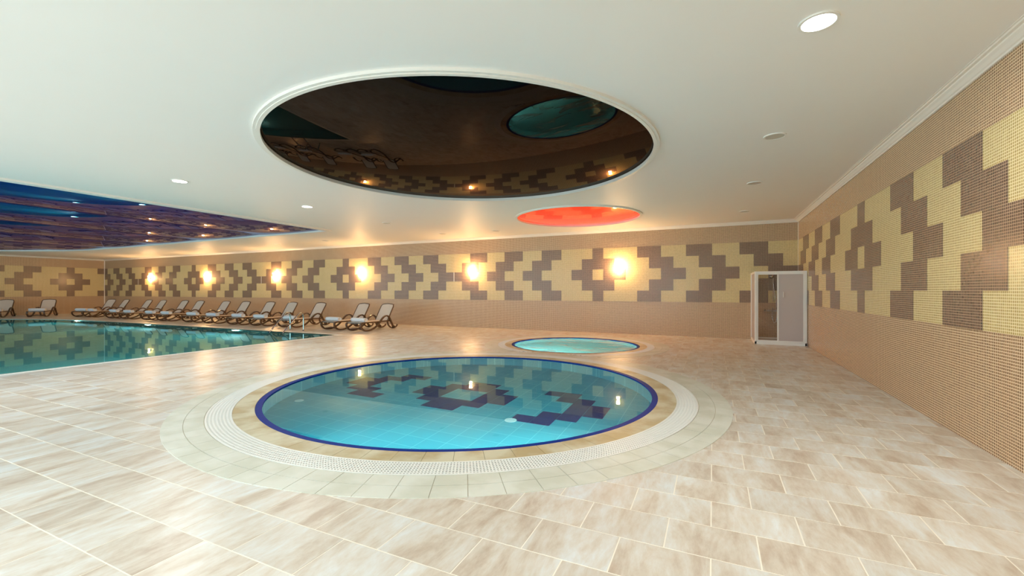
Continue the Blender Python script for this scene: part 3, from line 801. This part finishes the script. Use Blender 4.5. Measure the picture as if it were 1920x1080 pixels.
# ------------------------------------------------------------------ sun loungers
WD = 0.66
def make_lounger():
    t = empty('sun_lounger', (0, 0, 0))
    side = [(.06, .285), (.0, .24), (.03, .13), (.14, .045), (.32, .022), (.50, .045), (.70, .12), (.88, .25), (1.02, .385), (1.14, .455), (1.26, .465), (1.37, .40), (1.46, .27), (1.55, .12), (1.60, .055)]
    for s in (-1, 1):
        bm = bmesh.new(); x = s * (WD / 2 - .02)
        sweep(bm, spline([(x, l, z) for l, z in side], 3), 0, rect=(0.055, 0.046)); mesh_obj('leg_rail', bm, M['resin'], t, False)
        bm = bmesh.new(); sweep(bm, spline([(x - s * .045, l, z) for l, z in [(1.33, .28), (1.38, .14), (1.50, .04), (1.66, .022), (1.80, .06), (1.86, .12)]], 3), 0, rect=(0.04, 0.042)); mesh_obj('rear_leg', bm, M['resin'], t)
        bm = bmesh.new(); sweep(bm, [(x - .02, 1.60, .055), (x + .02, 1.60, .055)], .055, 16, up=Vector((0, 0, 1))); mesh_obj('wheel', bm, M['rubber'], t)
    bm = bmesh.new()
    xx = WD / 2 - .055
    for s in (-1, 1): add_box(bm, (s * xx - .018, .04, .262), (s * xx + .018, 1.42, .302))
    add_box(bm, (-xx, .02, .262), (xx, .06, .302)); add_box(bm, (-xx, 1.38, .262), (xx, 1.42, .302))
    sweep(bm, [(-WD / 2 + .02, .16, .05), (0, .14, .10), (WD / 2 - .02, .16, .05)], .02, 8, up=Vector((0, 0, 1)))
    mesh_obj('seat_frame', bm, M['resin'], t)
    bm = bmesh.new()
    add_box(bm, (-xx + .01, .05, .298), (xx - .01, 1.33, .306)); mesh_obj('seat_sling', bm, M['weave'], t)
    # reclining back: hinge at (1.34,.30) up to (1.68,.84)
    d = Vector((0, .36, .56)); Lb = d.length; d.normalize(); b0 = Vector((0, 1.33, .30))
    U_ = [b0 + Vector((-xx, 0, 0)), b0 + Vector((-xx, 0, 0)) + d * (Lb - .10), b0 + Vector((-xx + .03, 0, 0)) + d * (Lb - .02), b0 + Vector((-xx + .12, 0, 0)) + d * Lb,
          b0 + Vector((0, 0, 0)) + d * (Lb + .015), b0 + Vector((xx - .12, 0, 0)) + d * Lb, b0 + Vector((xx - .03, 0, 0)) + d * (Lb - .02), b0 + Vector((xx, 0, 0)) + d * (Lb - .10), b0 + Vector((xx, 0, 0))]
    bm = bmesh.new(); sweep(bm, U_, .022, 8, up=Vector((0, 1, -.64)).normalized()); mesh_obj('back_frame', bm, M['resin'], t)
    nrm = Vector((0, -.84, .54)).normalized()
    bm = bmesh.new(); P = [U_[i] * 1 for i in range(9)]
    f1 = [bm.verts.new(p + nrm * .008) for p in P]; f2 = [bm.verts.new(p - nrm * .002) for p in P]
    bm.faces.new(f1); bm.faces.new(f2[::-1])
    for i in range(9): bm.faces.new((f1[i], f2[i], f2[(i + 1) % 9], f1[(i + 1) % 9]))
    bmesh.ops.recalc_face_normals(bm, faces=bm.faces[:]); mesh_obj('back_sling', bm, M['weave'], t)
    bm = bmesh.new()
    for s in (-1, 1): sweep(bm, [(s * (xx - .03), 1.52, .56), (s * (xx - .03), 1.44, .30)], .012, 6)
    mesh_obj('back_prop', bm, M['resin'], t)
    return t
def make_towel():
    bm = bmesh.new(); n = 24; rings = []
    for i in range(9):
        x = -.31 + .62 * i / 8; e = 0.93 if i in (0, 8) else 1.0; ring = []
        for j in range(n):
            a = 2 * PI * j / n; r = .074 * e * (1 + .03 * math.sin(3 * a + i)); ring.append(bm.verts.new((x, r * 1.12 * math.cos(a), .070 + r * .92 * math.sin(a))))
        rings.append(ring)
    for i in range(8):
        for j in range(n): bm.faces.new((rings[i][j], rings[i][(j + 1) % n], rings[i + 1][(j + 1) % n], rings[i + 1][j]))
    for s, R in ((-1, rings[0]), (1, rings[-1])):          # rolled-up ends: alternating recessed circles
        prev = R
        for q, (f, dx) in enumerate([(.86, -.004), (.62, -.004), (.58, -.012), (.34, -.004), (.30, -.012), (.1, -.006)]):
            cur = [bm.verts.new((R[0].co.x + s * dx, v.co.y * f, .070 + (v.co.z - .070) * f)) for v in R]
            for j in range(n): bm.faces.new((prev[j], prev[(j + 1) % n], cur[(j + 1) % n], cur[j]))
            prev = cur
        bm.faces.new(prev)
    bmesh.ops.recalc_face_normals(bm, faces=bm.faces[:])
    return mesh_obj('rolled_towel', bm, M['towel'], None, True)
def copy_tree(o):
    c = o.copy(); COL.objects.link(c)
    for ch in o.children:
        d = ch.copy(); COL.objects.link(d); d.parent = c
    return c
def px_at(px, Y):
    q = (px - 960) / FPX; return (-sn + q * cs) / (cs + q * sn) * Y
spots = []
for px in (742.5, 696, 616, 563, 520, 474, 436, 387.5, 357, 316, 289, 246):
    spots.append((px_at(px, 12.36) - .33, 10.66, 0.0 if px > 600 else 0.02))
spots.append((-30.15 + .9, 10.62, 0.30))
spots.append((-31.2, 9.75, 0.95)); spots.append((-32.15, 8.5, 0.97))
ords = ['first', 'second', 'third', 'fourth', 'fifth', 'sixth', 'seventh', 'eighth', 'ninth', 'tenth', 'eleventh', 'twelfth']
ll = ['brown framed sun lounger nearest the round pool, at the near end of the row', 'brown framed sun lounger second from the near end of the row', 'brown framed sun lounger just right of the pool ladder rails'] + \
     ['brown framed sun lounger directly behind the pool ladder rails'] + ['brown framed sun lounger, %s from the near end of the row along the back wall' % ords[i] for i in range(4, 12)] + \
     ['brown framed sun lounger standing before the far room corner', 'sun lounger turned towards the round pool corner, second from the far end', 'sun lounger farthest along the left wall, cut by the picture edge']
tl = ['white rolled towel on the lounger at the near end of the row', 'white rolled towel on the second lounger from the near end', 'white rolled towel on the lounger seen between the pool ladder rails'] + \
     ['white rolled towel on the lounger just left of the pool ladder'] + ['white rolled towel on the %s lounger from the near end of the row' % ords[i] for i in range(4, 12)] + \
     ['white rolled towel on the lounger before the far room corner', 'white rolled towel, coiled end showing, on the turned lounger by the pool corner', 'white rolled towel on the lounger cut by the picture edge']
proto = make_lounger(); tw = make_towel()
for i, (x, y, rz) in enumerate(spots):
    o = proto if i == 0 else copy_tree(proto); q = tw if i == 0 else tw.copy()
    if i: COL.objects.link(q)
    j = random.uniform(-.02, .02)
    o.location = (x, y, 0); o.rotation_euler = (0, 0, rz + j); tag(o, ll[i], 'sun lounger', 'sun loungers around the swimming pool')
    v = Matrix.Rotation(rz + j, 3, 'Z') @ Vector((0.0, .24 + random.uniform(-.03, .03), .306))
    q.location = (x + v.x, y + v.y, v.z); q.rotation_euler = (0, 0, rz + j + random.uniform(-.05, .05)); tag(q, tl[i], 'towel', 'rolled towels on the loungers')
